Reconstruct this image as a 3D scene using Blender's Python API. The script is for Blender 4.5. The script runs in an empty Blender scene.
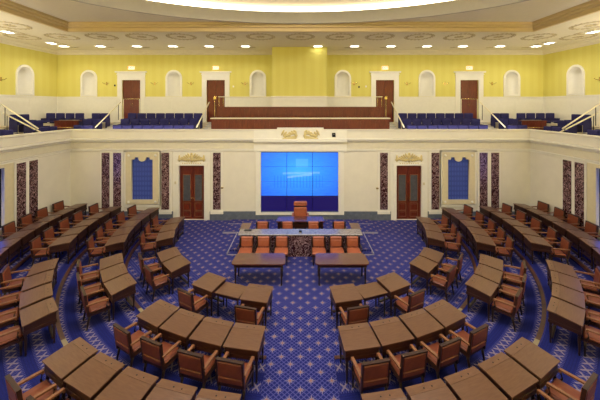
import bpy, math, random
from math import sin, cos, pi, radians, hypot
random.seed(7)
S = bpy.context.scene
COL = S.collection

# ------------------------------------------------------------------ camera, world, large lights, exposure
ZC, F = 6.16, 305.0
cam_d = bpy.data.cameras.new('camera'); cam = bpy.data.objects.new('camera', cam_d); COL.objects.link(cam)
cam.location = (0, 0, ZC); cam.rotation_euler = (pi/2, 0, 0)
cam_d.sensor_width = 36; cam_d.lens = 36*F/600; cam_d.shift_y = -94/600; cam_d.shift_x = -0.0006
cam_d.clip_end = 200
S.camera = cam
S.view_settings.view_transform = 'Standard'; S.view_settings.look = 'None'
S.view_settings.gamma = 1; S.view_settings.use_curve_mapping = False
S.view_settings.exposure = -0.05
w = bpy.data.worlds.new('world'); S.world = w; w.use_nodes = True
w.node_tree.nodes['Background'].inputs[0].default_value = (1, .95, .88, 1)
w.node_tree.nodes['Background'].inputs[1].default_value = 0.0
YM = 8.4                      # middle of the chamber
def area(name, loc, sx, sy, energy, col, rot=(0, 0, 0), shape='RECTANGLE'):
    d = bpy.data.lights.new(name, 'AREA'); d.shape = shape; d.size = sx; d.size_y = sy
    d.energy = energy; d.color = col
    o = bpy.data.objects.new(name, d); COL.objects.link(o); o.location = loc; o.rotation_euler = rot
    return o
area('dome_light', (0, YM+.1, 10.60), 13.0, 5.8, 960, (1, .955, .89), shape='ELLIPSE')
# added fill lights hidden behind the gallery parapet, tipped inward to brighten the ceiling
for q_ in (-1, 1):
    area('ceiling_fill', (q_*8.7, 16.49+.34, 4.72), 7.0, .08, 40, (1, .955, .89), (pi-.35, 0, 0))
    area('ceiling_fill', (q_*(12.43+.34), 5.8, 4.72), .08, 11.0, 800, (1, .955, .89), (pi, q_*.6, 0))
area('ceiling_fill', (0, .7-.34, 4.72), 24.0, .08, 1080, (1, .955, .89), (pi+.75, 0, 0))
DOWNLIGHT_W = 58; COVE_STRENGTH = 3.5; SCREEN_STRENGTH = 1.0

# ------------------------------------------------------------------ materials
def lin(c):
    return tuple((x/255/12.92 if x/255 <= .04045 else ((x/255+.055)/1.055)**2.4) for x in c) + (1,)
class NT:
    def __init__(self, name):
        self.m = bpy.data.materials.new(name); self.m.use_nodes = True
        self.t = self.m.node_tree; self.p = self.t.nodes['Principled BSDF']
    def n(self, typ, **kw):
        a = self.t.nodes.new(typ)
        for k, v in kw.items(): setattr(a, k, v)
        return a
    def l(self, a, b): self.t.links.new(a, b)
    def math(self, op, a, b=None, c=None):
        n = self.n('ShaderNodeMath', operation=op)
        for i, v in enumerate((a, b, c)):
            if v is None: continue
            if isinstance(v, (int, float)): n.inputs[i].default_value = v
            else: self.l(v, n.inputs[i])
        return n.outputs[0]
    def mix(self, f, a, b):
        n = self.n('ShaderNodeMix', data_type='RGBA')
        for s, v in ((n.inputs[0], f), (n.inputs[6], a), (n.inputs[7], b)):
            if isinstance(v, (int, float, tuple)): s.default_value = v
            else: self.l(v, s)
        return n.outputs[2]
    def coords(self, scale=(1, 1, 1), which='Object'):
        tc = self.n('ShaderNodeTexCoord'); mp = self.n('ShaderNodeMapping'); mp.inputs['Scale'].default_value = scale
        self.l(tc.outputs[which], mp.inputs[0]); return mp.outputs[0]
    def noise(self, v, scale, detail=4, rough=.55, dist=0):
        n = self.n('ShaderNodeTexNoise'); n.inputs['Scale'].default_value = scale; n.inputs['Detail'].default_value = detail
        n.inputs['Roughness'].default_value = rough; n.inputs['Distortion'].default_value = dist
        self.l(v, n.inputs['Vector']); return n.outputs['Fac']
    def ramp(self, f, *stops):
        n = self.n('ShaderNodeValToRGB'); e = n.color_ramp.elements
        while len(e) < len(stops): e.new(.5)
        for i, (p, c) in enumerate(stops): e[i].position = p; e[i].color = c
        self.l(f, n.inputs[0]); return n.outputs[0]
    def base(self, c, rough=.5, metal=0, spec=.5):
        if isinstance(c, tuple): self.p.inputs['Base Color'].default_value = c
        else: self.l(c, self.p.inputs['Base Color'])
        self.p.inputs['Roughness'].default_value = rough; self.p.inputs['Metallic'].default_value = metal
        self.p.inputs['Specular IOR Level'].default_value = spec
        return self.m
def plain(name, c, rough=.6, metal=0, spec=.4, var=.08, scale=6):
    t = NT(name); a = lin(c); b = tuple(x*(1-var) for x in a[:3])+(1,)
    f = t.noise(t.coords(), scale, 3)
    return t.base(t.ramp(f, (.35, b), (.65, a)), rough, metal, spec)
def wood(name, c1, c2, rough=.35, scale=(3, 26, 26), spec=.5):
    t = NT(name); f = t.noise(t.coords(scale), 1.6, 5, .6, .6)
    return t.base(t.ramp(f, (.3, lin(c2)), (.7, lin(c1))), rough, 0, spec)
def emit(name, c, s):
    t = NT(name); t.base(lin(c), .5); t.p.inputs['Emission Color'].default_value = lin(c); t.p.inputs['Emission Strength'].default_value = s
    return t.m
M = {}
M['cream'] = plain('cream_plaster', (238, 232, 218), .75, var=.04, scale=2)
M['white'] = plain('white_trim', (244, 240, 229), .55, var=.03)
M['frieze'] = plain('frieze_plaster', (228, 220, 198), .7, var=.05)
M['ceil'] = plain('ceiling_plaster', (232, 221, 194), .8, var=.04)
M['ceil_in'] = plain('inner_ceiling_plaster', (232, 222, 200), .8, var=.03)
M['fascia'] = plain('grey_ring_plaster', (176, 170, 160), .7, var=.03)
M['ochre'] = plain('ochre_moulding', (214, 190, 142), .6, var=.03)
M['beige'] = plain('beige_frame', (226, 214, 180), .55, var=.06)
M['garland'] = plain('garland_paint', (206, 188, 148), .6, var=.15)
M['gilt'] = plain('gilding', (226, 208, 150), .45, metal=.1, var=.15, scale=20)
M['brass'] = plain('brass', (214, 190, 130), .25, metal=.9, var=.05)
M['pale_rail'] = plain('pale_rail_paint', (238, 228, 200), .35, var=.03)
M['grey_base'] = plain('grey_marble_base', (112, 120, 134), .35, var=.25, scale=5)
M['edging'] = plain('pale_edging', (160, 155, 170), .4, var=.05)
M['nosing'] = wood('dark_nosing_wood', (92, 52, 36), (60, 32, 24), .4)
M['tread'] = plain('gallery_step_paint', (222, 210, 182), .7, var=.05)
M['gfloor'] = plain('gallery_carpet', (150, 138, 122), .9, var=.15, scale=30)
M['black'] = plain('black_plastic', (22, 22, 25), .4)
M['steel'] = plain('grey_steel', (150, 150, 150), .3, metal=.8)
M['navy'] = plain('navy_seat_fabric', (52, 50, 112), .9, var=.3, scale=18)
M['navyd'] = plain('dark_seat_shell', (48, 44, 96), .7, var=.2)
M['top'] = wood('desk_top_wood', (112, 80, 60), (95, 65, 48), .3, (3, 22, 22))
M['top2'] = wood('desk_strip_wood', (115, 82, 62), (97, 67, 49), .3, (3, 22, 22))
M['case'] = wood('desk_case_wood', (66, 36, 26), (42, 22, 17), .35)
M['leg'] = wood('dark_leg_wood', (48, 28, 23), (32, 18, 16), .4)
M['arm'] = wood('armrest_wood', (146, 98, 68), (116, 74, 50), .3)
M['ttop'] = wood('table_top_wood', (102, 56, 42), (80, 42, 32), .2, (3, 18, 18))
M['mahog'] = wood('mahogany_panel', (116, 50, 34), (92, 36, 26), .35, (9, 9, 1.2))
M['doorw'] = wood('door_mahogany', (122, 50, 32), (92, 34, 24), .3, (14, 14, 1.6))
M['leather'] = plain('tan_leather', (138, 72, 48), .42, var=.18, scale=9, spec=.5)
M['leatherb'] = plain('brown_leather', (130, 66, 42), .42, var=.18, scale=9, spec=.5)
M['glassd'] = plain('dark_door_glass', (92, 92, 98), .15, var=.2)
M['ink'] = plain('black_inkwell', (30, 20, 16), .4)
M['lamp'] = emit('downlight_glow', (255, 250, 235), 9)
M['cove'] = emit('cove_glow', (255, 246, 226), COVE_STRENGTH)
M['red'] = emit('exit_red', (235, 70, 50), 1.5)
M['exitw'] = emit('exit_panel_glow', (255, 225, 200), 1.0)
# striped yellow wall cloth
t = NT('yellow_wall_cloth'); v = t.coords()
sx = t.n('ShaderNodeSeparateXYZ'); t.l(v, sx.inputs[0])
u = t.math('ADD', sx.outputs[0], sx.outputs[1])
st = t.math('GREATER_THAN', t.math('FRACT', t.math('MULTIPLY', u, 1.9)), .5)
M['yellow'] = t.base(t.mix(st, lin((228, 218, 120)), lin((226, 215, 115))), .75, 0, .3)
# dark red marble with pale veins
t = NT('red_marble'); v = t.coords()
n1 = t.noise(v, 4.2, 3, .6, 2.4); a = t.math('ABSOLUTE', t.math('SUBTRACT', n1, .5))
n2 = t.noise(v, 16, 4, .6, .5)
base = t.ramp(n2, (.35, lin((46, 17, 22))), (.65, lin((72, 30, 36))))
vein = t.ramp(a, (.0, (1, 1, 1, 1)), (.04, (0, 0, 0, 1)))
M['marble'] = t.base(t.mix(vein, base, lin((205, 172, 176))), .22, 0, .5)
t = NT('grey_marble_top'); v = t.coords()
n1 = t.noise(v, 12, 5, .7, 1)
M['mtop'] = t.base(t.ramp(n1, (.4, lin((112, 104, 108))), (.6, lin((150, 142, 146)))), .2)
for k_ in ('ttop', 'mtop'):
    p_ = M[k_].node_tree.nodes['Principled BSDF']; p_.inputs['Coat Weight'].default_value = .6; p_.inputs['Coat Roughness'].default_value = .1
# blue damask
t = NT('blue_damask'); v = t.coords((1, 1, 1))
sx = t.n('ShaderNodeSeparateXYZ'); t.l(v, sx.inputs[0])
a = t.math('SINE', t.math('MULTIPLY', t.math('ADD', sx.outputs[0], sx.outputs[1]), 21)); b = t.math('SINE', t.math('MULTIPLY', sx.outputs[2], 12))
k = t.math('GREATER_THAN', t.math('ABSOLUTE', t.math('MULTIPLY', a, b)), .45)
M['damask'] = t.base(t.mix(k, lin((54, 74, 166)), lin((70, 92, 186))), .7)

def carpet(name, polar):
    t = NT(name)
    g = t.n('ShaderNodeNewGeometry'); s = t.n('ShaderNodeSeparateXYZ'); t.l(g.outputs['Position'], s.inputs[0])
    X, Y = s.outputs[0], s.outputs[1]
    if polar:
        yy = t.math('SUBTRACT', 14.55, Y)
        r = t.math('SQRT', t.math('ADD', t.math('MULTIPLY', X, X), t.math('MULTIPLY', yy, yy)))
        th = t.math('ARCTAN2', X, yy)
        U = t.math('MULTIPLY', th, 38.0); V = t.math('DIVIDE', t.math('SUBTRACT', r, 7.28), .50)
    else:
        U = t.math('DIVIDE', X, .466); V = t.math('DIVIDE', Y, .466)
    def cross(du, dv):
        a = t.math('ABSOLUTE', t.math('SUBTRACT', t.math('FRACT', t.math('ADD', U, du)), .5))
        b = t.math('ABSOLUTE', t.math('SUBTRACT', t.math('FRACT', t.math('ADD', V, dv)), .5))
        def bar(p, q, L, W):
            # tapering arm
            e = t.math('ADD', t.math('DIVIDE', p, L), t.math('DIVIDE', q, W))
            return t.math('LESS_THAN', e, 1)
        c = t.math('MAXIMUM', bar(a, b, .26, .05), bar(b, a, .26, .05))
        d1 = t.math('ADD', a, b)
        d = t.math('MULTIPLY', t.math('LESS_THAN', t.math('ABSOLUTE', t.math('SUBTRACT', a, b)), .03), t.math('LESS_THAN', d1, .2))
        return t.math('MAXIMUM', c, d), t.math('LESS_THAN', d1, .07)
    c1, m1 = cross(.5, .5)
    if polar: c2, m2 = None, None
    else: c2, m2 = cross(0, 0)
    cr = c1 if polar else t.math('MAXIMUM', c1, c2)
    ct = m1 if polar else t.math('MAXIMUM', m1, m2)
    # fine diagonal lattice of dots
    k = 8.0
    p = t.math('FRACT', t.math('MULTIPLY', t.math('ADD', U, V), k/2)); q = t.math('FRACT', t.math('MULTIPLY', t.math('SUBTRACT', U, V), k/2))
    lat = t.math('MAXIMUM', t.math('LESS_THAN', p, .24), t.math('LESS_THAN', q, .24))
    nf = t.noise(t.coords((1, 1, 1)), 40, 2)
    blue = t.ramp(nf, (.3, lin((26, 32, 100))), (.7, lin((36, 42, 120))))
    base = t.mix(t.math('MULTIPLY', lat, .48), blue, lin((104, 104, 176)))
    if polar:
        # plain striped bands between the bands of crosses
        fv = t.math('ABSOLUTE', t.math('SUBTRACT', t.math('FRACT', V), .5))
        band = t.math('GREATER_THAN', fv, .28)
        line = t.math('LESS_THAN', t.math('FRACT', t.math('MULTIPLY', V, 9)), .35)
        bb = t.mix(t.math('MULTIPLY', line, .5), blue, lin((30, 32, 92)))
        base = t.mix(band, base, bb)
        a = t.math('ABSOLUTE', t.math('SUBTRACT', t.math('FRACT', U), .5)); b = t.math('DIVIDE', fv, .5)
        xx = t.math('LESS_THAN', t.math('ABSOLUTE', t.math('SUBTRACT', a, b)), .10)
        xx = t.math('MAXIMUM', xx, t.math('LESS_THAN', t.math('ADD', a, b), .16))
        xx = t.math('MULTIPLY', xx, t.math('LESS_THAN', a, .36)); cr = t.math('MULTIPLY', xx, t.math('LESS_THAN', fv, .2)); ct = t.math('MULTIPLY', ct, 0.0)
    col = t.mix(t.math('MULTIPLY', cr, .8), base, lin((146, 132, 150)))
    col = t.mix(ct, col, lin((150, 104, 100)))
    return t.base(col, .95, 0, .15)
M['carpet'] = carpet('blue_star_carpet', False)
M['carpet_p'] = carpet('blue_banded_carpet', True)

# ------------------------------------------------------------------ mesh helpers
class MB:
    def __init__(self): self.v = []; self.f = []; self.mi = []; self.sm = []
    def add(self, vs, fs, mi=0, smooth=False):
        o = len(self.v); self.v += [tuple(p) for p in vs]
        for f in fs: self.f.append(tuple(i+o for i in f)); self.mi.append(mi); self.sm.append(smooth)
        return self
    def box(self, x0, x1, y0, y1, z0, z1, mi=0):
        return self.add([(x0,y0,z0),(x1,y0,z0),(x1,y1,z0),(x0,y1,z0),(x0,y0,z1),(x1,y0,z1),(x1,y1,z1),(x0,y1,z1)],
            [(0,3,2,1),(4,5,6,7),(0,1,5,4),(1,2,6,5),(2,3,7,6),(3,0,4,7)], mi)
    def hexa(self, b, tp, mi=0):      # bottom quad, top quad
        return self.add(list(b)+list(tp), [(0,3,2,1),(4,5,6,7),(0,1,5,4),(1,2,6,5),(2,3,7,6),(3,0,4,7)], mi)
    def rbox(self, x0, x1, y0, y1, z0, z1, r=.02, mi=0):   # box with chamfered, smooth-looking edges
        vs = []; idx = {}
        cx, cy, cz = (x0+x1)/2, (y0+y1)/2, (z0+z1)/2; hx, hy, hz = (x1-x0)/2, (y1-y0)/2, (z1-z0)/2
        r = min(r, hx*.9, hy*.9, hz*.9)
        for a in (-1, 1):
            for b in (-1, 1):
                for c in (-1, 1):
                    for k in range(3):
                        e = [hx-r, hy-r, hz-r]; e[k] += r
                        idx[(a, b, c, k)] = len(vs); vs.append((cx+a*e[0], cy+b*e[1], cz+c*e[2]))
        fs = []
        for k in range(3):
            for s in (-1, 1):
                q = []
                for (p, t_) in ((-1,-1),(1,-1),(1,1),(-1,1)):
                    key = [0,0,0]; key[k] = s; key[(k+1)%3] = p; key[(k+2)%3] = t_
                    q.append(idx[(key[0], key[1], key[2], k)])
                fs.append(tuple(q if s > 0 else q[::-1]))
        for k in range(3):       # edges running along axis k
            i, j = (k+1)%3, (k+2)%3
            for s1 in (-1, 1):
                for s2 in (-1, 1):
                    def K(end, m):
                        key = [0,0,0]; key[k] = end; key[i] = s1; key[j] = s2; return idx[(key[0], key[1], key[2], m)]
                    q = [K(-1, i), K(1, i), K(1, j), K(-1, j)]
                    fs.append(tuple(q if s1*s2 < 0 else q[::-1]))
        for a in (-1, 1):
            for b in (-1, 1):
                for c in (-1, 1):
                    q = [idx[(a,b,c,0)], idx[(a,b,c,1)], idx[(a,b,c,2)]]
                    fs.append(tuple(q if a*b*c > 0 else q[::-1]))
        return self.add(vs, fs, mi)
    def tube(self, pts, r, n=8, mi=0, closed=False):
        import mathutils
        P = [mathutils.Vector(p) for p in pts]; R = r if isinstance(r, (list, tuple)) else [r]*len(P)
        vs = []; up = mathutils.Vector((0, 0, 1))
        for i, p in enumerate(P):
            if closed: d = P[(i+1) % len(P)]-P[i-1]
            else: d = P[min(i+1, len(P)-1)]-P[max(i-1, 0)]
            d.normalize(); a = d.cross(up)
            if a.length < 1e-3: a = d.cross(mathutils.Vector((0, 1, 0)))
            a.normalize(); b = a.cross(d)
            for k in range(n):
                th = 2*pi*(k+.5)/n; vs.append(p+R[i]*(a*cos(th)+b*sin(th)))
        fs = []; m = len(P)
        for i in range(m if closed else m-1):
            j = (i+1) % m
            for k in range(n): fs.append((i*n+k, i*n+(k+1)%n, j*n+(k+1)%n, j*n+k))
        if not closed: fs += [tuple(range(n)), tuple(range((m-1)*n, m*n))[::-1]]
        return self.add(vs, fs, mi, n > 5)
    def lathe(self, prof, c=(0,0,0), n=12, mi=0):
        vs = []; fs = []
        for r, z in prof:
            for k in range(n): th = 2*pi*k/n; vs.append((c[0]+r*cos(th), c[1]+r*sin(th), c[2]+z))
        for i in range(len(prof)-1):
            for k in range(n): fs.append((i*n+k, i*n+(k+1)%n, (i+1)*n+(k+1)%n, (i+1)*n+k))
        fs += [tuple(range(n))[::-1], tuple(range((len(prof)-1)*n, len(prof)*n))]
        return self.add(vs, fs, mi, True)
    def prism(self, poly, axis, a, b, mi=0):   # polygon in the two other axes, extruded a..b
        def P(u, v, w_):
            return {'x': (w_, u, v), 'y': (u, w_, v), 'z': (u, v, w_)}[axis]
        n = len(poly)
        vs = [P(u, v, a) for u, v in poly]+[P(u, v, b) for u, v in poly]
        fs = [tuple(range(n))[::-1], tuple(range(n, 2*n))]+[(i, (i+1)%n, n+(i+1)%n, n+i) for i in range(n)]
        return self.add(vs, fs, mi)
    def blob(self, c, sx, sy, sz, rot=0, plane='xz', n=8, m=5, mi=0):   # leaf-like ellipsoid, turned inside a plane
        vs = []; fs = []
        for i in range(m+1):
            ph = pi*i/m
            for k in range(n):
                th = 2*pi*k/n
                x, y, z = sx*cos(ph), sy*sin(ph)*cos(th), sz*sin(ph)*sin(th)
                if plane == 'xz': x, z = x*cos(rot)-z*sin(rot), x*sin(rot)+z*cos(rot)
                else: x, y = x*cos(rot)-y*sin(rot), x*sin(rot)+y*cos(rot)
                vs.append((c[0]+x, c[1]+y, c[2]+z))
        for i in range(m):
            for k in range(n): fs.append((i*n+k, (i+1)*n+k, (i+1)*n+(k+1)%n, i*n+(k+1)%n))
        return self.add(vs, fs, mi, True)
    def xf(self, fn): self.v = [fn(*p) for p in self.v]; return self
    def build(self, name, mats, parent=None):
        me = bpy.data.meshes.new(name); me.from_pydata(self.v, [], self.f)
        if not isinstance(mats, (list, tuple)): mats = [mats]
        for m_ in mats: me.materials.append(M[m_] if isinstance(m_, str) else m_)
        me.polygons.foreach_set('material_index', self.mi); me.polygons.foreach_set('use_smooth', self.sm)
        me.update()
        import bmesh
        b = bmesh.new(); b.from_mesh(me); bmesh.ops.recalc_face_normals(b, faces=b.faces); b.to_mesh(me); b.free()
        o = bpy.data.objects.new(name, me); COL.objects.link(o)
        if parent: o.parent = parent
        return o
def tag(o, label, cat=None, group=None, kind=None):
    o['label'] = label
    if cat: o['category'] = cat
    if group: o['group'] = group
    if kind: o['kind'] = kind
    return o
def struct(o, label, cat): return tag(o, label, cat, None, 'structure')
def empty(name, loc=(0,0,0), rz=0):
    o = bpy.data.objects.new(name, None); COL.objects.link(o); o.location = loc; o.rotation_euler = (0,0,rz); o.empty_display_size = .1
    return o
def dup(root, loc, rz):
    r = root.copy(); COL.objects.link(r); r.location = loc; r.rotation_euler = (0,0,rz)
    for ch in root.children:
        c = ch.copy(); COL.objects.link(c); c.parent = r
        for g in ch.children:
            d = g.copy(); COL.objects.link(d); d.parent = c
    return r
class Proto:      # first use moves the prototype, later uses copy it
    def __init__(self, root): self.root = root; self.used = False
    def put(self, loc, rz, label, cat, group):
        if self.used: r = dup(self.root, loc, rz)
        else: r = self.root; self.used = True; r.location = loc; r.rotation_euler = (0,0,rz)
        return tag(r, label, cat, group)
TRIM = [0]; DOOR = [0]
def trim(mb, mats, label):
    TRIM[0] += 1; return struct(mb.build('trim_%d' % TRIM[0], mats), label, 'trim')
def side(s): return 'left' if s < 0 else 'right'
ORD = ['first', 'second', 'third', 'fourth', 'fifth', 'sixth', 'seventh', 'eighth', 'ninth', 'tenth', 'eleventh', 'twelfth', 'thirteenth', 'fourteenth', 'fifteenth']

def wall_panel(name, outer, holes, depth, mat, place):
    """flat wall with holes; outline and holes are 2D loops (u, z); depth = thickness going away from the room"""
    cu = bpy.data.curves.new(name, 'CURVE'); cu.dimensions = '2D'; cu.fill_mode = 'BOTH'; cu.extrude = depth/2
    for lp in [outer]+holes:
        s = cu.splines.new('POLY'); s.points.add(len(lp)-1); s.use_cyclic_u = True
        for i, (a, b) in enumerate(lp): s.points[i].co = (a, b, 0, 1)
    tmp = bpy.data.objects.new(name+'_tmp', cu); COL.objects.link(tmp)
    dg = bpy.context.evaluated_depsgraph_get(); me = bpy.data.meshes.new_from_object(tmp.evaluated_get(dg))
    bpy.data.objects.remove(tmp)
    for v in me.vertices: v.co = place(v.co.x, v.co.y, v.co.z+depth/2)
    me.materials.clear(); me.materials.append(M[mat])
    me.name = name
    o = bpy.data.objects.new(name, me); COL.objects.link(o); return o
def rect(x0, x1, z0, z1): return [(x0, z0), (x1, z0), (x1, z1), (x0, z1)]
def arch(c, r, z0, zs, n=12):
    return [(c-r, z0), (c+r, z0)]+[(c+r*cos(pi*i/n), zs+r*sin(pi*i/n)) for i in range(n+1)]

# ------------------------------------------------------------------ dimensions
W, D1, YF = 12.43, 16.49, .7            # lower chamber: half width, back wall, front wall
W2, D2, YB = 15.92, 19.98, -2.8         # gallery level
ZT, ZCEIL, YC0 = 4.89, 9.76, 14.55
HT = {'A': 0, 'B': .10, 'C': .22, 'D': .34}
RR = {'A': 5.9, 'B': 7.66, 'C': 9.52, 'D': 11.3}
RIS = [7.22, 9.05, 10.85]
AX = .82

# ------------------------------------------------------------------ floor
fl = MB(); fl.box(-W, W, YF, D1, -.1, 0)
ramp_pts = [(YF, .46), (2.6, .34), (4.4, .22), (6.3, .10), (8.0, 0.0)]
for (ya, za), (yb, zb) in zip(ramp_pts[:-1], ramp_pts[1:]):
    fl.hexa([(-AX, ya, -.02), (AX, ya, -.02), (AX, yb, -.02), (-AX, yb, -.02)], [(-AX, ya, za), (AX, ya, za), (AX, yb, zb), (-AX, yb, zb)])
struct(fl.build('floor', 'carpet'), 'deep blue patterned carpet with pale star crosses in the well and centre aisle', 'floor')
def ray(th):
    r = 99
    sx_, cy_ = sin(th), cos(th)
    if abs(sx_) > 1e-6: r = min(r, W/abs(sx_))
    if cy_ > 1e-6: r = min(r, (YC0-YF)/cy_)
    if cy_ < -1e-6: r = min(r, (D1-YC0)/(-cy_))
    return r
tb = MB()
for k, ri in enumerate(RIS):
    ro = RIS[k+1] if k < 2 else 99
    z = [.10, .22, .34][k]
    for s in (-1, 1):
        N = 120; prev = None
        for i in range(N+1):
            f_ = i/N; tmax = radians(112)
            a0 = math.asin(AX/ri); th_i = a0+(tmax-a0)*f_
            rm = ray(th_i); rin = ri; rout = min(ro, rm)
            # outer edge follows the aisle line too
            a1 = math.asin(min(1, AX/rout)) ; th_o = a1+(tmax-a1)*f_
            rout = min(ro, ray(th_o))
            if rm <= rin: break
            pi_ = (s*rin*sin(th_i), YC0-rin*cos(th_i)); po = (s*rout*sin(th_o), YC0-rout*cos(th_o))
            if prev:
                qi, qo = prev
                b = [(qi[0], qi[1], 0), (pi_[0], pi_[1], 0), (po[0], po[1], 0), (qo[0], qo[1], 0)]
                tb.hexa(b, [(x, y, z) for x, y, _ in b])
            prev = (pi_, po)
struct(tb.build('floor', 'carpet_p'), 'curved low terraces of blue banded carpet rising under the desk rows', 'floor')
for k, ri in enumerate(RIS):
    z = [.10, .22, .34][k]
    for s in (-1, 1):
        for (t0, t1, mt, lb) in ((math.degrees(math.asin(AX/ri)), 33.5, 'nosing', 'dark edging'), (33.5, 41.5, 'edging' if k < 2 else 'nosing', 'pale step edging'), (41.5, 104, 'nosing', 'long dark edging')):
            mb = MB(); n = 40; ring = []
            if mt == 'edging': M.setdefault('cream_edge', plain('cream_step_edging', (150, 138, 112), .5))
            for i in range(n+1):
                th = radians(t0+(t1-t0)*i/n)
                if ray(th) < ri+.06: break
                ring.append(th)
            for a, b in zip(ring[:-1], ring[1:]):
                q = [(s*(ri-.015)*sin(a), YC0-(ri-.015)*cos(a)), (s*(ri-.015)*sin(b), YC0-(ri-.015)*cos(b)), (s*(ri+.085)*sin(b), YC0-(ri+.085)*cos(b)), (s*(ri+.085)*sin(a), YC0-(ri+.085)*cos(a))]
                mb.hexa([(x, y, z-.06) for x, y in q], [(x, y, z+.012) for x, y in q])
            trim(mb, 'cream_edge' if mt == 'edging' else mt, '%s of the %s terrace step on the %s side' % (lb, ORD[k], side(s)))

# ------------------------------------------------------------------ lower walls
DX = 5.865    # lower door centre
DHW = .68; DH = 2.95
SCR = (-2.13, 2.05, .44, 3.69)
holes = [rect(s*DX-DHW, s*DX+DHW, .001, DH) for s in (-1, 1)]+[rect(SCR[0], SCR[1], SCR[2], SCR[3])]
holes += [rect(s*8.515-.58, s*8.515+.58, 1.1, 3.42) for s in (-1, 1)]
struct(wall_panel('wall_back', rect(-W-.3, W+.3, -.05, ZT-.05), holes, .3, 'cream', lambda u, z, d: (u, D1+d, z)), 'cream lower back wall with doors and video screen', 'wall')
TVY, TVH = (10.4, 12.72), (1.08, 3.58)
for s in (-1, 1):
    struct(wall_panel('wall_'+side(s), rect(YF, D1, -.05, ZT-.05), [rect(TVY[0], TVY[1], TVH[0], TVH[1])], .3, 'cream', lambda u, z, d, s=s: (s*(W+d), u, z)),
           'cream lower %s side wall with marble pilasters' % side(s), 'wall')
struct(wall_panel('wall_front', rect(-W-.3, W+.3, -.05, ZT-.05), [], .3, 'cream', lambda u, z, d: (u, YF-d, z)), 'cream lower wall below the viewing gallery', 'wall')

# running cornice around the chamber, profile (out from wall, z)
def run_profile(prof, mat, label, closed=True, w_=W, d_=D1, f_=YF, name=None):
    mb = MB(); n = len(prof)
    cs = lambda o: [(-w_+o, f_+o), (-w_+o, d_-o), (w_-o, d_-o), (w_-o, f_+o)]
    vs = []
    for k in range(4):
        for (o, z) in prof: x, y = cs(o)[k]; vs.append((x, y, z))
    fs = []
    for k in range(4):
        j = (k+1) % 4
        for i in range(n-1): fs.append((k*n+i, k*n+i+1, j*n+i+1, j*n+i))
    mb.add(vs, fs)
    return trim(mb, mat, label)
run_profile([(0, 3.70), (.05, 3.72), (.05, 3.78), (.08, 3.80), (.08, 3.84), (.0, 3.85)], 'white', 'thin white moulding under the frieze around the chamber')
run_profile([(.0, 3.85), (.03, 3.86), (.03, 4.18), (.0, 4.19)], 'frieze', 'flat beige frieze band around the chamber')
run_profile([(0, 4.19), (.06, 4.21), (.08, 4.27), (.10, 4.30), (.20, 4.33), (.20, 4.39), (.06, 4.42), (0, 4.43)], 'white', 'projecting cornice around the chamber')
run_profile([(0, 4.43), (.03, 4.44), (.03, 4.80), (.07, 4.82), (.07, 4.89), (-.28, 4.89), (-.28, 4.1)], 'cream', 'cream gallery parapet around the chamber')
# projecting bay around the screen
mb = MB()
mb.box(-2.5, 2.5, D1-.10, D1, 3.70, 4.20); mb.box(-2.5, 2.5, D1-.27, D1-.02, 4.24, 4.40); mb.box(-2.5, 2.5, D1-.16, D1, 4.20, 4.24); mb.box(-2.5, 2.5, D1-.12, D1, 4.40, 4.85)
mb.box(-1.25, 1.25, D1-.14, D1+.1, 4.40, 4.99)
trim(mb, 'white', 'projecting cornice block above the video screen')
mb = MB()
mb.box(-2.4, SCR[0], D1-.1, D1+.05, .30, 3.72); mb.box(SCR[1], 2.35, D1-.1, D1+.05, .30, 3.72)
mb.box(SCR[0], SCR[1], D1-.1, D1+.05, .30, SCR[2]); mb.box(SCR[0], SCR[1], D1-.1, D1+.05, SCR[3], 3.72)
trim(mb, 'white', 'white frame around the large video screen')
# grey base
mb = MB()
for a, b in ((-W, -DX-1.02), (-DX+.98, DX-.98), (DX+1.02, W)): mb.box(a, b, D1-.06, D1, 0, .47)
struct(mb.build('baseboard_back', 'grey_base'), 'blue grey marble base along the back wall', 'baseboard')
for s in (-1, 1):
    mb = MB(); mb.box(min(s*W, s*(W-.04)), max(s*W, s*(W-.04)), YF, D1-.06, 0, .42)
    struct(mb.build('baseboard_'+side(s), 'grey_base'), 'blue grey marble base along the %s wall' % side(s), 'baseboard')

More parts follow.
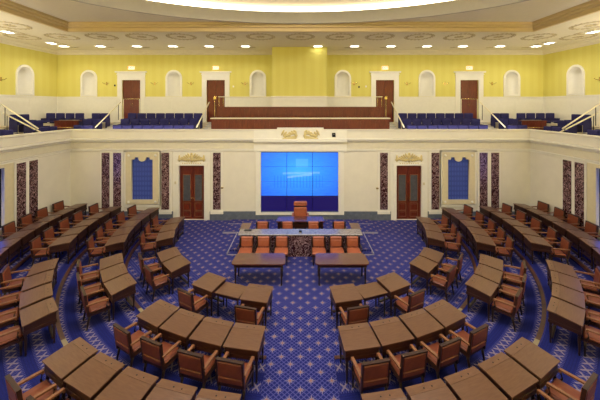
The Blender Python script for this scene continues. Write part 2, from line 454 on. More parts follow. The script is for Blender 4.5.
def pilaster_back(xc, hw, lab):
    mb = MB(); mb.box(xc-hw-.1, xc+hw+.1, D1-.05, D1, .42, 3.70); mb.box(xc-hw-.14, xc+hw+.14, D1-.09, D1, .34, .5)
    mb.box(xc-hw, xc+hw, D1-.085, D1-.05, .59, 3.64, 1)
    trim(mb, ['white', 'marble'], lab)
def pilaster_side(s, yc, hw, lab):
    mb = MB()
    a, b = sorted((s*W, s*(W-.05))); mb.box(a, b, yc-hw-.1, yc+hw+.1, .42, 3.70)
    a, b = sorted((s*W, s*(W-.09))); mb.box(a, b, yc-hw-.14, yc+hw+.14, .34, .5)
    a, b = sorted((s*(W-.05), s*(W-.085))); mb.box(a, b, yc-hw, yc+hw, .59, 3.64, 1)
    trim(mb, ['white', 'marble'], lab)
PX = 16.49/305
for s in (-1, 1):
    for px, lb in ((194.0, 'red marble pilaster nearest the %s corner of the back wall'), (182.5, 'red marble pilaster beside the blue niche, %s back wall'),
                   (134.5, 'red marble pilaster between blue niche and %s door'), (83.2, 'red marble pilaster between %s door and screen')):
        pilaster_back(s*px*PX, .205, lb % side(s))
    pilaster_side(s, 14.14, .21, 'red marble pilaster on the %s side wall, nearer the corner' % side(s))
    pilaster_side(s, 13.52, .21, 'red marble pilaster on the %s side wall, nearer the screen' % side(s))
    # door, surround, ornament
    DOOR[0] += 1
    d = empty('door_%d' % DOOR[0], (s*DX, D1+.12, 0)); struct(d, 'mahogany double door in the back wall, %s of the screen' % side(s), 'door')
    fr = MB()
    fr.box(-DHW, DHW, -.02, .08, 2.35+.4, DH); fr.box(-DHW, -DHW+.05, -.02, .08, 0, 2.75); fr.box(DHW-.05, DHW, -.02, .08, 0, 2.75)
    fr.build('door_frame', 'doorw', d)
    for q in (-1, 1):
        lf = MB(); a, b = (-DHW+.05, -.008) if q < 0 else (.008, DHW-.05)
        lf.box(a, b, .02, .07, 0, 2.75)
        m_ = .12
        for (z0, z1) in ((1.0, 2.4), (.16, .42), (.5, .86)):     # raised mouldings around panes and panels
            for bx in ((a+m_-.03, b-m_+.03, z0-.03, z0), (a+m_-.03, b-m_+.03, z1, z1+.03), (a+m_-.03, a+m_, z0, z1), (b-m_, b-m_+.03, z0, z1)):
                lf.box(bx[0], bx[1], -.005, .02, bx[2], bx[3], 1)
            if z0 < .9: lf.box(a+m_+.05, b-m_-.05, -.005, .02, z0+.05, z1-.05)
        leaf = lf.build('door_leaf', ['doorw', 'arm'], d)
        MB().box(a+m_, b-m_, .008, .02, 1.0, 2.4).build('door_pane', 'glassd', leaf)
        hd = MB().tube([(q*.05, -.01, 1.05), (q*.05, -.05, 1.05), (q*.05, -.05, 1.2), (q*.05, -.01, 1.2)], .012, 6); hd.build('door_handle', 'brass', leaf)
    mb = MB()
    x0, x1 = s*DX-1.0, s*DX+.99
    mb.box(x0, s*DX-DHW-.16, D1-.02, D1, .0, 3.70); mb.box(s*DX+DHW+.16, x1, D1-.02, D1, 0, 3.70); mb.box(s*DX-DHW-.16, s*DX+DHW+.16, D1-.02, D1, DH+.12, 3.70)
    mb.box(s*DX-DHW-.16, s*DX-DHW, D1-.07, D1, 0, DH+.12); mb.box(s*DX+DHW, s*DX+DHW+.16, D1-.07, D1, 0, DH+.12); mb.box(s*DX-DHW, s*DX+DHW, D1-.07, D1, DH, DH+.12)
    trim(mb, 'white', 'white casing around the %s mahogany double door' % side(s))
    # gilt relief above the door
    mb = MB(); zc = 3.34
    mb.blob((0, 0, zc), .1, .05, .2); mb.blob((0, 0, zc+.17), .07, .05, .06)
    for q in (-1, 1):
        for i in range(6):
            mb.blob((q*(.14+.1*i), 0, zc+.1-.035*i), .13, .035, .045, rot=q*(.9-.2*i))
            mb.blob((q*(.12+.09*i), 0, zc-.1+.01*i), .11, .03, .04, rot=-q*(.7-.12*i))
        mb.blob((q*.66, 0, zc-.02), .06, .035, .16)
    for i in range(9): mb.blob((-.48+.12*i, 0, zc-.24), .05, .025, .035)
    o = mb.xf(lambda x, y, z: (x+s*DX, y+D1-.05, 3.36+(z-zc)*1.25)).build('gilt_relief', 'gilt')
    tag(o, 'gilded wing and leaf relief above the %s mahogany double door' % side(s), 'relief', 'gilded door reliefs')
    # blue damask niche with beige frame
    c = s*8.515
    mb = MB()
    mb.box(c-1.0, c+1.0, D1-.03, D1, .42, 3.74)
    trim_holes = None
    fr = wall_panel('niche_frame_tmp', rect(c-.88, c+.88, .88, 3.66), [[(c-.57, 1.11), (c+.57, 1.11), (c+.57, 3.28), (c+.42, 3.28), (c+.40, 3.40), (c+.20, 3.40)]+[(c+.2*cos(a_), 3.34-.17*sin(a_)) for a_ in [pi*i/8 for i in range(9)]]+[(c-.20, 3.40), (c-.40, 3.40), (c-.42, 3.28), (c-.57, 3.28)]], .09, 'beige', lambda u, z, d_: (u, D1-.09+d_, z))
    TRIM[0] += 1; fr.name = 'trim_%d' % TRIM[0]; struct(fr, 'beige niche frame with scalloped top on the %s back wall' % side(s), 'trim')
    mb = MB()
    for q in (-1, 1):
        mb.box(c+q*.94-.06, c+q*.94+.06, D1-.05, D1, .80, 3.74)
        for zz in (3.5, 1.0): mb.blob((c+q*.72, D1-.1, zz), .07, .03, .07)
    mb.box(c-1.0, c+1.0, D1-.05, D1, .72, .84)
    mb.box(c-1.0, c+1.0, D1-.05, D1, 3.68, 3.76)
    trim(mb, 'white', 'white outer moulding of the blue niche on the %s back wall' % side(s))
    mb = MB(); mb.box(c-.57, c+.57, D1+.02, D1+.06, 1.105, 3.415)
    tag(mb.build('damask_panel', 'damask'), 'blue damask panel framed in beige on the %s part of back wall' % side(s), 'panel', 'blue damask panels')
    # side wall monitor niche
    yc = (TVY[0]+TVY[1])/2
    def PS(u, z, d_, s=s): return (s*(W-.09+d_), u, z)
    fr = wall_panel('tmp', rect(TVY[0]-.42, TVY[1]+.42, .85, 3.72), [rect(*TVY, *TVH)], .09, 'beige', PS)
    TRIM[0] += 1; fr.name = 'trim_%d' % TRIM[0]; struct(fr, 'beige frame around the %s side wall monitor' % side(s), 'trim')

# small fittings on back wall
def fitting(name, x, z, sx_, sz, mat, lab, cat, y=D1, dep=.05):
    mb = MB(); mb.rbox(x-sx_, x+sx_, y-dep, y, z-sz, z+sz, .008)
    return tag(mb.build(name, mat), lab, cat)
def bx(px, Y): return (px-300.4)*Y/F
def bz(py, Y): return ZC-(py-106)*Y/F
fitting('wall_plate', bx(176, D1), bz(182.5, D1), .05, .07, 'beige', 'small bronze plate on the wall left of the left door', 'wall plate', dep=.08)
fitting('wall_plate', bx(423.5, D1), bz(183.5, D1), .05, .07, 'beige', 'small bronze plate on the wall right of the right door', 'wall plate', dep=.08)
fitting('wall_bracket', bx(222.5, D1), bz(187.5, D1), .06, .03, 'brass', 'tiny brass bracket beside the pilaster left of the screen', 'bracket', dep=.12)
fitting('wall_bracket', bx(377, D1), bz(188, D1), .06, .03, 'brass', 'tiny brass bracket beside the pilaster right of the screen', 'bracket', dep=.12)

# ------------------------------------------------------------------ video wall
t = NT('screen_image'); g = t.n('ShaderNodeNewGeometry'); s_ = t.n('ShaderNodeSeparateXYZ'); t.l(g.outputs['Position'], s_.inputs[0])
X = t.math('DIVIDE', t.math('SUBTRACT', s_.outputs[0], SCR[0]), SCR[1]-SCR[0]); Z = t.math('DIVIDE', t.math('SUBTRACT', s_.outputs[2], SCR[2]), SCR[3]-SCR[2])
dx = t.math('SUBTRACT', X, .5); dz = t.math('SUBTRACT', Z, .68)
rr = t.math('SQRT', t.math('ADD', t.math('MULTIPLY', dx, dx), t.math('MULTIPLY', t.math('MULTIPLY', dz, dz), 1.3)))
col = t.ramp(rr, (.0, (.04, .50, 1.7, 1)), (.3, (.010, .27, 1.4, 1)), (.62, (.003, .10, 1.0, 1)))
def inside(a, lo, hi):
    return t.math('MULTIPLY', t.math('GREATER_THAN', a, lo), t.math('LESS_THAN', a, hi))
nz = t.noise(t.coords((1, 1, 6)), 3, 3)
col = t.mix(t.math('MULTIPLY', nz, .30), col, lin((120, 215, 255)))
# pale roof line, colonnade, tower
e1 = t.math('MULTIPLY', inside(X, .28, .76), inside(t.math('SUBTRACT', Z, t.math('MULTIPLY', dx, .02)), .625, .66))
e2 = t.math('MULTIPLY', inside(X, .34, .66), inside(t.math('SUBTRACT', Z, t.math('MULTIPLY', dx, .14)), .58, .615))
e3 = t.math('MULTIPLY', inside(X, .45, .61), inside(Z, .74, .88))
cols = t.math('MULTIPLY', t.math('LESS_THAN', t.math('FRACT', t.math('MULTIPLY', X, 24)), .4), inside(Z, .40, .60))
cols = t.math('MULTIPLY', cols, inside(X, .15, .80))
col = t.mix(t.math('MULTIPLY', cols, .35), col, lin((10, 90, 200)))
col = t.mix(t.math('MULTIPLY', e3, .35), col, lin((120, 215, 255)))
col = t.mix(t.math('MULTIPLY', t.math('MULTIPLY', e1, nz), .6), col, lin((190, 235, 255)))
col = t.mix(t.math('MULTIPLY', t.math('MULTIPLY', e2, nz), .6), col, lin((200, 240, 255)))
low = t.math('LESS_THAN', Z, .265)
col = t.mix(low, col, (.010, .004, .10, 1))
top = t.math('GREATER_THAN', Z, .985); col = t.mix(top, col, lin((14, 20, 90)))
t.base((0.01, .01, .015, 1), .3); t.l(col, t.p.inputs['Emission Color']); t.p.inputs['Emission Strength'].default_value = SCREEN_STRENGTH
M['screen'] = t.m
root = empty('video_wall', (0, D1, SCR[2])); tag(root, 'large video wall of tiled panels glowing bright blue behind the rostrum', 'screen')
cw = (SCR[1]-SCR[0])/3; chh = (SCR[3]-SCR[2])/4
MB().box(SCR[0]-.02, SCR[1]+.02, .09, .14, -.02, SCR[3]-SCR[2]+.02).build('backing', 'black', root)
for i in range(3):
    for j in range(4):
        mb = MB(); mb.box(SCR[0]+i*cw+.012, SCR[0]+(i+1)*cw-.012, .03, .09, j*chh+.01, (j+1)*chh-.01)
        mb.build('screen_panel', 'screen', root)
M['tv'] = emit('monitor_glow', (60, 140, 250), 1.0); M['tv'].node_tree.nodes['Principled BSDF'].inputs['Emission Color'].default_value = (.03, .24, 2.0, 1)
for s in (-1, 1):
    r_ = empty('wall_monitor', (s*(W+.02), (TVY[0]+TVY[1])/2, TVH[0])); tag(r_, 'tall blue glowing monitor set in the %s side wall' % side(s), 'screen', 'side wall monitors')
    hy = (TVY[1]-TVY[0])/2; hz = TVH[1]-TVH[0]
    MB().box(*sorted((s*.02, s*.10)), -hy, hy, 0, hz).build('casing', 'black', r_)
    MB().box(*sorted((s*.0, s*.02)), -hy+.12, hy-.12, .12, hz-.12).build('screen_panel', 'tv', r_)

# ------------------------------------------------------------------ gallery level
mb = MB()
steps = [(.0, 1.05, 4.15), (1.05, 1.85, 4.47), (1.85, 2.6, 4.79), (2.6, 3.49, 5.10)]
for (g0, g1, z) in steps:
    mb.box(-W-g1, W+g1, D1+max(g0, .42), D1+g1, 3.9, z)
    for s in (-1, 1):
        a, b = sorted((s*(W+max(g0, .42)), s*(W+g1))); mb.box(a, b, YF-g0, D1+max(g0, .42), 3.9, z)
struct(mb.build('floor_gallery', 'tread'), 'pale stepped floor of the upper viewing gallery', 'floor')
mb = MB(); mb.box(-W2, W2, YB, YF-.3, 3.9, 4.15)
struct(mb.build('floor_gallery', 'gfloor'), 'floor of the near viewing gallery', 'floor')

PB = D2/F
NICHE = [s*q*PB for q in (211.2, 126.4, 42.4) for s in (-1, 1)]
UDOOR = [s*q*PB for q in (168.8, 84.5) for s in (-1, 1)]
zw = 6.75
hn = [arch(c, .42, zw+.05, 7.98) for c in NICHE if True]
hd_ = [rect(c-.6, c+.6, 5.10, 7.86) for c in UDOOR]
struct(wall_panel('wall_gallery_back', rect(-W2-.2, W2+.2, 4.0, ZCEIL+.1), hn+hd_, .2, 'yellow', lambda u, z, d: (u, D2+d, z)), 'yellow upper back wall with arched niches and doors', 'wall')
SN = [17.62, 12.6, 8.0]
for s in (-1, 1):
    struct(wall_panel('wall_gallery_'+side(s), rect(YB, D2, 4.0, ZCEIL+.1), [arch(c, .45, zw+.05, 7.98) for c in SN], .2, 'yellow', lambda u, z, d, s=s: (s*(W2+d), u, z)), 'yellow upper %s side wall with arched niche' % side(s), 'wall')
struct(wall_panel('wall_gallery_front', rect(-W2-.2, W2+.2, 4.0, ZCEIL+.1), [], .2, 'yellow', lambda u, z, d: (u, YB-d, z)), 'yellow upper wall behind the near gallery', 'wall')
# white wainscot
mb = MB(); xs = [-W2]
for c in sorted(UDOOR): xs += [c-.9, c+.9]
xs.append(W2)
for a, b in zip(xs[::2], xs[1::2]):
    mb.box(a, b, D2-.03, D2, 5.1, zw-.05); mb.box(a, b, D2-.07, D2, zw-.05, zw+.02)
    n = max(1, round((b-a)/1.9)); ww = (b-a)/n
    for i in range(n): mb.box(a+i*ww+.12, a+(i+1)*ww-.12, D2-.045, D2, 5.5, zw-.18)
trim(mb, 'white', 'white panelled wainscot along the upper back wall')
for s in (-1, 1):
    mb = MB(); a, b = sorted((s*W2, s*(W2-.03))); mb.box(a, b, YB, D2-.03, 5.1, zw-.05)
    a, b = sorted((s*W2, s*(W2-.07))); mb.box(a, b, YB, D2-.07, zw-.05, zw+.02)
    a, b = sorted((s*W2, s*(W2-.045)))
    for i in range(11): mb.box(a, b, YB+.2+i*2.05, YB+1.95+i*2.05, 5.5, zw-.18)
    trim(mb, 'white', 'white panelled wainscot along the upper %s wall' % side(s))
def niche(c, r, place, lab):
    zs, z0 = 7.98, zw+.03; N = 14
    ro = r+.12
    outer = [(c-ro, z0), (c+ro, z0)]+[(c+ro*cos(pi*i/N), zs+ro*sin(pi*i/N)) for i in range(N+1)]
    fr = wall_panel('t', outer, [arch(c, r, z0+.08, zs)], .06, 'white', lambda u, z, d: place(u, z, d-.06))
    TRIM[0] += 1; fr.name = 'trim_%d' % TRIM[0]; struct(fr, lab, 'trim')
    mb = MB(); vs = []; rows = [z0+.05+(zs-z0-.05)*i/4 for i in range(5)]+[zs+r*sin(pi/2*i/6) for i in range(1, 7)]
    for z in rows:
        k = 1 if z <= zs else math.sqrt(max(0, 1-((z-zs)/r)**2))
        for i in range(N+1):
            th = pi*i/N; vs.append(place(c+r*k*cos(th), z, .42*k*sin(th)+.002))
    fs = [(j*(N+1)+i, j*(N+1)+i+1, (j+1)*(N+1)+i+1, (j+1)*(N+1)+i) for j in range(len(rows)-1) for i in range(N)]
    mb.add(vs, fs, 0, True)
    fl_ = [place(c+r*cos(pi*i/N), z0+.05, .42*sin(pi*i/N)) for i in range(N+1)]; mb.add(fl_, [tuple(range(N+1))])
    o = mb.build('niche_recess', 'white', fr)
nm = {0: 'farthest from', 1: 'second from', 2: 'nearest'}
for i, c in enumerate(NICHE):
    niche(c, .42, lambda u, z, d: (u, D2+d, z), 'white arched niche, %s the projection booth, %s half of upper back wall' % (nm[i//2], side(c)))
for s in (-1, 1):
    for i, c in enumerate(SN):
        niche(c, .45, lambda u, z, d, s=s: (s*(W2+d), u, z), 'white arched niche on the upper %s wall, %s from the corner' % (side(s), ORD[i]))
# upper doors
lbl = {-1: 'left', 1: 'right'}
for i, c in enumerate(UDOOR):
    DOOR[0] += 1; where = ('outer' if i < 2 else 'inner')+' '+side(c)
    d = empty('door_%d' % DOOR[0], (c, D2+.06, 5.1)); struct(d, '%s mahogany door in the yellow upper back wall' % where, 'door')
    for q in (-1, 1):
        lf = MB(); a, b = (-.6, -.006) if q < 0 else (.006, .6); lf.box(a, b, .02, .07, 0, 2.76)
        for (z0, z1) in ((1.15, 2.4), (.2, .95)):
            lf.box(a+.12, b-.12, .0, .02, z0, z1)
        leaf = lf.build('door_leaf', 'doorw', d)
        MB().tube([(q*.05, .01, 1.05), (q*.05, -.03, 1.05), (q*.05, -.03, 1.2), (q*.05, .01, 1.2)], .012, 6).build('door_handle', 'brass', leaf)
    mb = MB(); mb.box(c-.9, c-.6, D2-.07, D2, 5.1, 8.2); mb.box(c+.6, c+.9, D2-.07, D2, 5.1, 8.2); mb.box(c-.6, c+.6, D2-.07, D2, 7.86, 8.2)
    mb.box(c-.94, c+.94, D2-.09, D2, 8.2, 8.26); mb.box(c-.9, c+.9, D2-.08, D2, 8.26, 8.34); mb.box(c-1.02, c+1.02, D2-.15, D2, 8.34, 8.42)
    trim(mb, 'white', 'white casing with flat cornice around the %s upper door' % where)
    # exit sign
    e = empty('exit_sign', (c, D2-.05, 8.64)); tag(e, 'small lit exit sign above the %s upper door' % where, 'exit sign', 'exit signs above upper doors')
    MB().rbox(-.2, .2, -.02, .05, -.09, .12, .01).build('sign_panel', 'exitw', e)
    cu = bpy.data.curves.new('x', 'FONT'); cu.body = 'EXIT'; cu.size = .2; cu.align_x = 'CENTER'; cu.align_y = 'CENTER'; cu.extrude = .003
    tmp = bpy.data.objects.new('x', cu); COL.objects.link(tmp); bpy.context.view_layer.update()
    me = bpy.data.meshes.new_from_object(tmp.evaluated_get(bpy.context.evaluated_depsgraph_get())); bpy.data.objects.remove(tmp)
    for v in me.vertices: v.co = (v.co.x, -.024-v.co.z, v.co.y+.015)
    me.materials.clear(); me.materials.append(M['red'])
    o = bpy.data.objects.new('lettering', me); COL.objects.link(o); o.parent = e
# projection booth
BX0, BX1, BY = -1.73, 1.63, 18.6
mb = MB(); mb.box(BX0, BX1, BY, D2, zw, ZCEIL)
struct(mb.build('wall_booth', 'yellow'), 'projecting yellow booth in the middle of the upper back wall', 'wall')
mb = MB(); mb.box(BX0-.02, BX1+.02, BY-.02, D2, 5.1, zw-.05); mb.box(BX0-.05, BX1+.05, BY-.05, D2, zw-.05, zw+.02)
trim(mb, 'white', 'white wainscot below the yellow booth')
# wall sconces
sc = empty('wall_sconce')
MB().rbox(-.05, .05, -.03, 0, -.12, .1, .01).build('back_plate', 'brass', sc)
MB().tube([(-.22, -.1, .05), (-.12, -.1, -.02), (0, -.03, -.05), (.12, -.1, -.02), (.22, -.1, .05)], .018, 6).build('arm', 'brass', sc)
sp = Proto(sc)
for i, px in enumerate((107, 155, 191, 245, 354, 407, 445, 492)):
    sp.put((bx(px, D2), D2, bz(83.5, D2)), 0, '%s brass sconce from the left on the upper back wall' % ORD[i], 'sconce', 'brass sconces on the upper back wall')
for s in (-1, 1):
    sp.put((s*W2, 16.2, 7.6), -s*pi/2, 'brass sconce on the upper %s side wall' % side(s), 'sconce', 'brass sconces on the side walls')
for i, (px, py) in enumerate(((115, 85.5), (233.5, 86.5), (366, 86.5), (359, 87))):
    fitting('wall_switch', bx(px, D2), bz(py, D2), .05, .06, 'white' if i in (1, 2) else 'black', '%s small wall plate from the left beside an upper door' % ORD[i], 'switch', y=D2, dep=.03)

# ------------------------------------------------------------------ press gallery woodwork
def bench(x0, x1, y, z0, z1, dep, cap, name, lab):
    r_ = empty(name, (0, y, z0)); tag(r_, lab, 'counter')
    mb = MB(); mb.box(x0, x1, 0, .06, 0, z1-z0)
    mb.box(x0, x0+.06, .06, dep, 0, z1-z0); mb.box(x1-.06, x1, .06, dep, 0, z1-z0)
    n = 12; ww = (x1-x0)/n
    for i in range(n): mb.box(x0+i*ww+.05, x0+(i+1)*ww-.05, -.015, 0, .1, z1-z0-.1)
    mb.build('front_panel', 'mahog', r_)
    MB().box(x0-.04, x1+.04, -.05, dep, z1-z0, z1-z0+.06).build('counter_top', cap, r_)
bench(-4.95, 4.95, 16.93, 4.15, 5.44, .45, 'pale_rail', 'press_counter', 'lower long mahogany counter with pale top on the press gallery')
bench(-4.85, 4.85, 18.05, 4.79, 6.05, .40, 'mahog', 'press_counter', 'upper long mahogany counter on the press gallery')
mb = MB(); mb.tube([(-4.85, 0, 0), (4.85, 0, 0)], .022, 6)
rl = empty('guard_rail', (0, 18.0, 6.70)); tag(rl, 'long pale guard rail above the upper press counter', 'railing')
mb.build('top_rail', 'pale_rail', rl)
for x in (-4.8, -4.55, 4.55, 4.8): MB().tube([(x, 0, -.58), (x, 0, 0)], .02, 6).build('post', 'brass', rl)
for q in (-1, 1):
    ob = MB(); ob.rbox(-.08, .08, -.03, .03, -.08, .08, .02); ob.box(-.02, .02, -.02, .02, -.02, .14)
    o = ob.build('brass_plaque', 'brass'); o.location = (q*5.05, 18.0, 6.62)
    tag(o, 'small brass fitting at the %s end of the long guard rail' % side(q), 'fitting', 'brass rail end fittings')
    MB().tube([(0, 0, -1.85), (0, 0, -.1)], .02, 6).build('post', 'brass', o)
# eagle-like gilt sprays on parapet
for q in (-1, 1):
    mb = MB(); yf = D1-.17
    for i in range(7):
        mb.blob((q*(.28+.11*i), yf, 4.70+.05*sin(i*1.3)), .13, .04, .05, rot=q*(.7-.25*i))
        mb.blob((q*(.25+.10*i), yf, 4.60-.01*i), .12, .035, .045, rot=-q*(.6-.1*i))
        mb.blob((q*(.30+.09*i), yf, 4.80-.03*i), .09, .03, .035, rot=q*(.3))
    mb.blob((q*.24, yf, 4.68), .06, .045, .14)
    tag(mb.xf(lambda x, y, z: (x, y, 4.64+(z-4.69)*1.6)).build('gilt_spray', 'gilt'), 'gilded leaf spray on the parapet, %s of the blank block above the screen' % side(q), 'relief', 'gilded parapet sprays')
c_ = empty('small_camera', (bx(333.5, D1), D1-.03, 4.62)); tag(c_, 'small black camera box mounted on the parapet right of the gilded spray', 'camera')
MB().rbox(-.09, .09, -.15, -.02, -.12, .1, .01).build('body', 'black', c_)
MB().box(-.05, .05, -.02, .02, -.05, .05).build('bracket', 'steel', c_)
MB().lathe([(.03, 0), (.035, .03), (.02, .04)], n=10).xf(lambda x, y, z: (x, -.15-z, y+.02)).build('lens', 'steel', c_)

# ------------------------------------------------------------------ gallery seats
gs = empty('gallery_seat')
b = MB(); b.rbox(-.268, .268, -.30, -.20, .40, .93, .03); b.rbox(-.23, .23, -.205, -.18, .46, .88, .02); b.build('backrest', 'navy', gs)
MB().rbox(-.24, .24, -.2, .22, .38, .46, .03).build('seat', 'navy', gs)
MB().box(-.275, -.25, -.28, .15, 0, .62).build('side_frame', 'navyd', gs); MB().box(.25, .275, -.28, .15, 0, .62).build('side_frame', 'navyd', gs)
gp = Proto(gs)
GR = [(.80, 4.15), (1.55, 4.47), (2.30, 4.79)]
rn = ['front', 'middle', 'top']
for s in (-1, 1):
    for ri, (g_, z) in enumerate(GR):
        for i in range(8):
            x = s*(6.30+i*.578)
            gp.put((x, D1+g_-.27+.0, z), pi, 'navy gallery seat, %s row of %s back block, %s from the press gallery' % (rn[ri], side(s), ORD[i]), 'seat', 'navy seats in the %s back gallery block' % side(s))
    # corner block facing forward
    for ri, (g_, z) in enumerate(GR):
        for i in range(2):
            x = s*(12.0+i*.56)
            gp.put((x, D1+g_-.27, z), pi, 'navy gallery seat by %s gallery corner, %s row, %s from the stairs' % (side(s), rn[ri], ORD[i]), 'seat', 'navy seats near the %s gallery corner' % side(s))
    # five seats behind the corner counter
    for i in range(4):
        x = s*(13.7+i*.6); gp.put((x, D1+2.1+.1, 4.79 if True else 5.1), pi, 'navy seat behind the %s corner counter, %s from the centre side' % (side(s), ORD[i]), 'seat', 'navy seats behind the %s corner counter' % side(s))
    # side block between stairs and corner, facing the chamber
    for ri, (g_, z) in enumerate(GR):
        for i in range(2):
            y = 15.55+i*.56
            gp.put((s*(W+g_-.27), y+.15, z), s*pi/2, 'navy side gallery seat between %s stairs and corner, %s row, %s from stairs' % (side(s), rn[ri], ORD[i]), 'seat', 'navy seats of the %s side block by the corner' % side(s))
        for i in range(4):
            y = 13.75-i*.56
            gp.put((s*(W+g_-.27), y, z), s*pi/2, 'navy %s side gallery seat before the stairs, %s row, %s from stairs' % (side(s), rn[ri], ORD[i]), 'seat', 'navy seats of the near %s side block' % side(s))
    # corner counter
    r_ = empty('corner_counter', (s*13.55, D1+1.15, 4.47)); tag(r_, 'wooden counter with brass rail in the %s gallery corner' % side(s), 'counter')
    b = MB()
    for i in range(4): b.box(-.66+i*.34, -.66+i*.34+.3, 0, .04, .1, .75)
    b.box(-.70, .70, .02, .06, 0, .8); b.build('front_panel', 'mahog', r_)
    MB().box(-.72, .72, -.02, .30, .8, .84).build('counter_top', 'mahog', r_)
    for x in (-.68, 0, .68): MB().tube([(x, -.18, -.32), (x, -.18, .45)], .018, 6).build('post', 'black', r_)
    MB().tube([(-.68, -.18, .45), (.68, -.18, .45)], .02, 6).build('rail', 'brass', r_)
    MB().tube([(-.6, .26, .86), (.6, .26, .86)], .02, 6).build('rail', 'steel', r_)
    # stairs: back gallery two flights, side gallery one flight
    def flight(c, half, axis, lab):
        mb = MB()
        for k in range(8):
            g0 = .35+k*.32; z = 4.42+k*.10+.01
            if axis == 'b': mb.box(c-half, c+half, D1+g0, D1+2.9, 4.05, z); mb.box(c-half, c+half, D1+g0-.012, D1+g0, z-.055, z-.015, 1)
            else:
                a, b_ = sorted((s*(W+g0), s*(W+2.9))); mb.box(a, b_, c-half, c+half, 4.05, z); mb.box(*sorted((s*(W+g0-.012), s*(W+g0))), c-half, c+half, z-.055, z-.015, 1)
        trim(mb, ['white', 'case'], lab)
    flight(s*5.42, .34, 'b', 'white gallery steps between press gallery and %s seat block' % side(s))
    flight(s*11.27, .42, 'b', 'white gallery steps between %s seat block and gallery corner' % side(s))
    flight(14.70, .48, 's', 'white gallery steps in the %s side gallery' % side(s))
    def rail(p0, p1, lab, posts=True):
        r2 = empty('stair_handrail', p0); tag(r2, lab, 'handrail', 'gallery stair handrails')
        d_ = [p1[k]-p0[k] for k in range(3)]
        MB().tube([(0, 0, 0), d_], .035, 8).build('rail', 'pale_rail', r2)
        for f_, dz_ in ((.06, .75), (.9, .95)):
            x, y, z = (d_[0]*f_, d_[1]*f_, d_[2]*f_); MB().tube([(x, y, z-dz_), (x, y, z)], .018, 6).build('post', 'black', r2)
    rail((s*5.78, 17.0, 4.98), (s*5.64, 18.9, 6.40), 'pale handrail of the gallery steps beside the press gallery, %s' % side(s))
    rail((s*11.42, 17.0, 4.98), (s*11.13, 18.9, 6.40), 'pale handrail of the steps nearest the %s gallery corner' % side(s))
    rail((s*12.85, 14.95, 5.05), (s*14.9, 15.2, 6.25), 'pale handrail of the %s side gallery steps, nearer the corner' % side(s))
    rail((s*12.85, 15.12, 4.85), (s*14.9, 15.3, 5.8), 'slim lower handrail of the %s side gallery steps' % side(s))
    # guard rails before the outer doors
    for j, cx in enumerate((s*10.55, )):
        r3 = empty('guard_rail', (cx, 19.05, 5.1)); tag(r3, 'thin pale guard rail before the outer %s upper door' % side(s), 'railing', 'guard rails before the outer doors')
        MB().tube([(-.5, 0, 0), (-.5, 0, 1.5)], .02, 6).build('post', 'pale_rail', r3); MB().tube([(.5, 0, 0), (.5, 0, 1.5)], .02, 6).build('post', 'pale_rail', r3)
        MB().tube([(-.5, 0, 1.5), (.5, 0, 1.5)], .02, 6).build('top_rail', 'brass', r3)

# ------------------------------------------------------------------ ceiling
OX, OY0, OY1, ZI = 11.15, 2.2, 14.6, 10.15
struct(wall_panel('ceiling', rect(-W2-.2, W2+.2, YB-.2, D2+.2), [rect(-OX-.06, OX+.06, OY0-.06, OY1+.06)], .2, 'ceil', lambda u, v, d: (u, v, ZCEIL+d)), 'cream plaster ceiling border with painted garlands', 'ceiling')
prof = [(-.14, ZCEIL-.001), (-.14, ZCEIL-.03), (0, ZCEIL-.03), (0, ZCEIL+.12), (.10, ZCEIL+.16), (.10, ZCEIL+.24), (.16, ZCEIL+.27), (.16, ZI+.02)]
mb = MB(); vs = []; n = len(prof)
for k in range(4):
    for (o, z) in prof:
        c4 = [(-OX+o, OY0+o), (-OX+o, OY1-o), (OX-o, OY1-o), (OX-o, OY0+o)][k]; vs.append((*c4, z))
mb.add(vs, [(k*n+i, k*n+i+1, ((k+1)%4)*n+i+1, ((k+1)%4)*n+i) for k in range(4) for i in range(n-1)])
trim(mb, 'ochre', 'stepped ochre moulding around the raised ceiling')
EA, EB = 9.33, 5.85
def ell(a, b, n=72): return [(a*cos(2*pi*i/n), YM+b*sin(2*pi*i/n)) for i in range(n)]
struct(wall_panel('ceiling', rect(-OX-.05, OX+.05, OY0-.05, OY1+.05), [ell(EA+.18, EB+.18, 96)], .1, 'ceil_in', lambda u, v, d: (u, v, ZI+d)), 'raised grey beige inner ceiling around the oval', 'ceiling')
def ering(prof, mat, label, n=96):
    mb = MB(); vs = []
    for k in range(n):
        th = 2*pi*k/n
        for (o, z) in prof: vs.append(((EA+o)*cos(th), YM+(EB+o)*sin(th), z))
    m_ = len(prof)
    mb.add(vs, [(k*m_+i, k*m_+i+1, ((k+1)%n)*m_+i+1, ((k+1)%n)*m_+i) for k in range(n) for i in range(m_-1)], 0, False)
    return trim(mb, mat, label)
ering([(.22, ZI), (.22, ZI-.10), (.10, ZI-.13), (0, ZI-.13), (0, 10.56), (.12, 10.56)], 'fascia', 'grey oval ring hanging below the lit dome')
o = ering([(.12, 10.56), (.42, 10.58), (.46, 10.72), (.42, 10.83)], 'cove', 'bright cove light band around the oval')
prof = [(.42, 10.83), (.0, 10.85)]+[(-EB*(i/8), 10.85+1.3*sin(pi/2*i/8)) for i in range(1, 8)]+[(-EB+.001, 12.15)]
mb = MB(); vs = []; n = 96
for k in range(n):
    th = 2*pi*k/n
    for (o_, z) in prof:
        f_ = (EB+o_)/EB
        vs.append(((EA*f_ if o_ <= 0 else EA+o_)*cos(th), YM+(EB*f_ if o_ <= 0 else EB+o_)*sin(th), z))
m_ = len(prof)
mb.add(vs, [(k*m_+i, k*m_+i+1, ((k+1)%n)*m_+i+1, ((k+1)%n)*m_+i) for k in range(n) for i in range(m_-1)], 0, True)
struct(mb.build('ceiling', 'ceil_in'), 'white shallow oval dome above the cove light', 'ceiling')
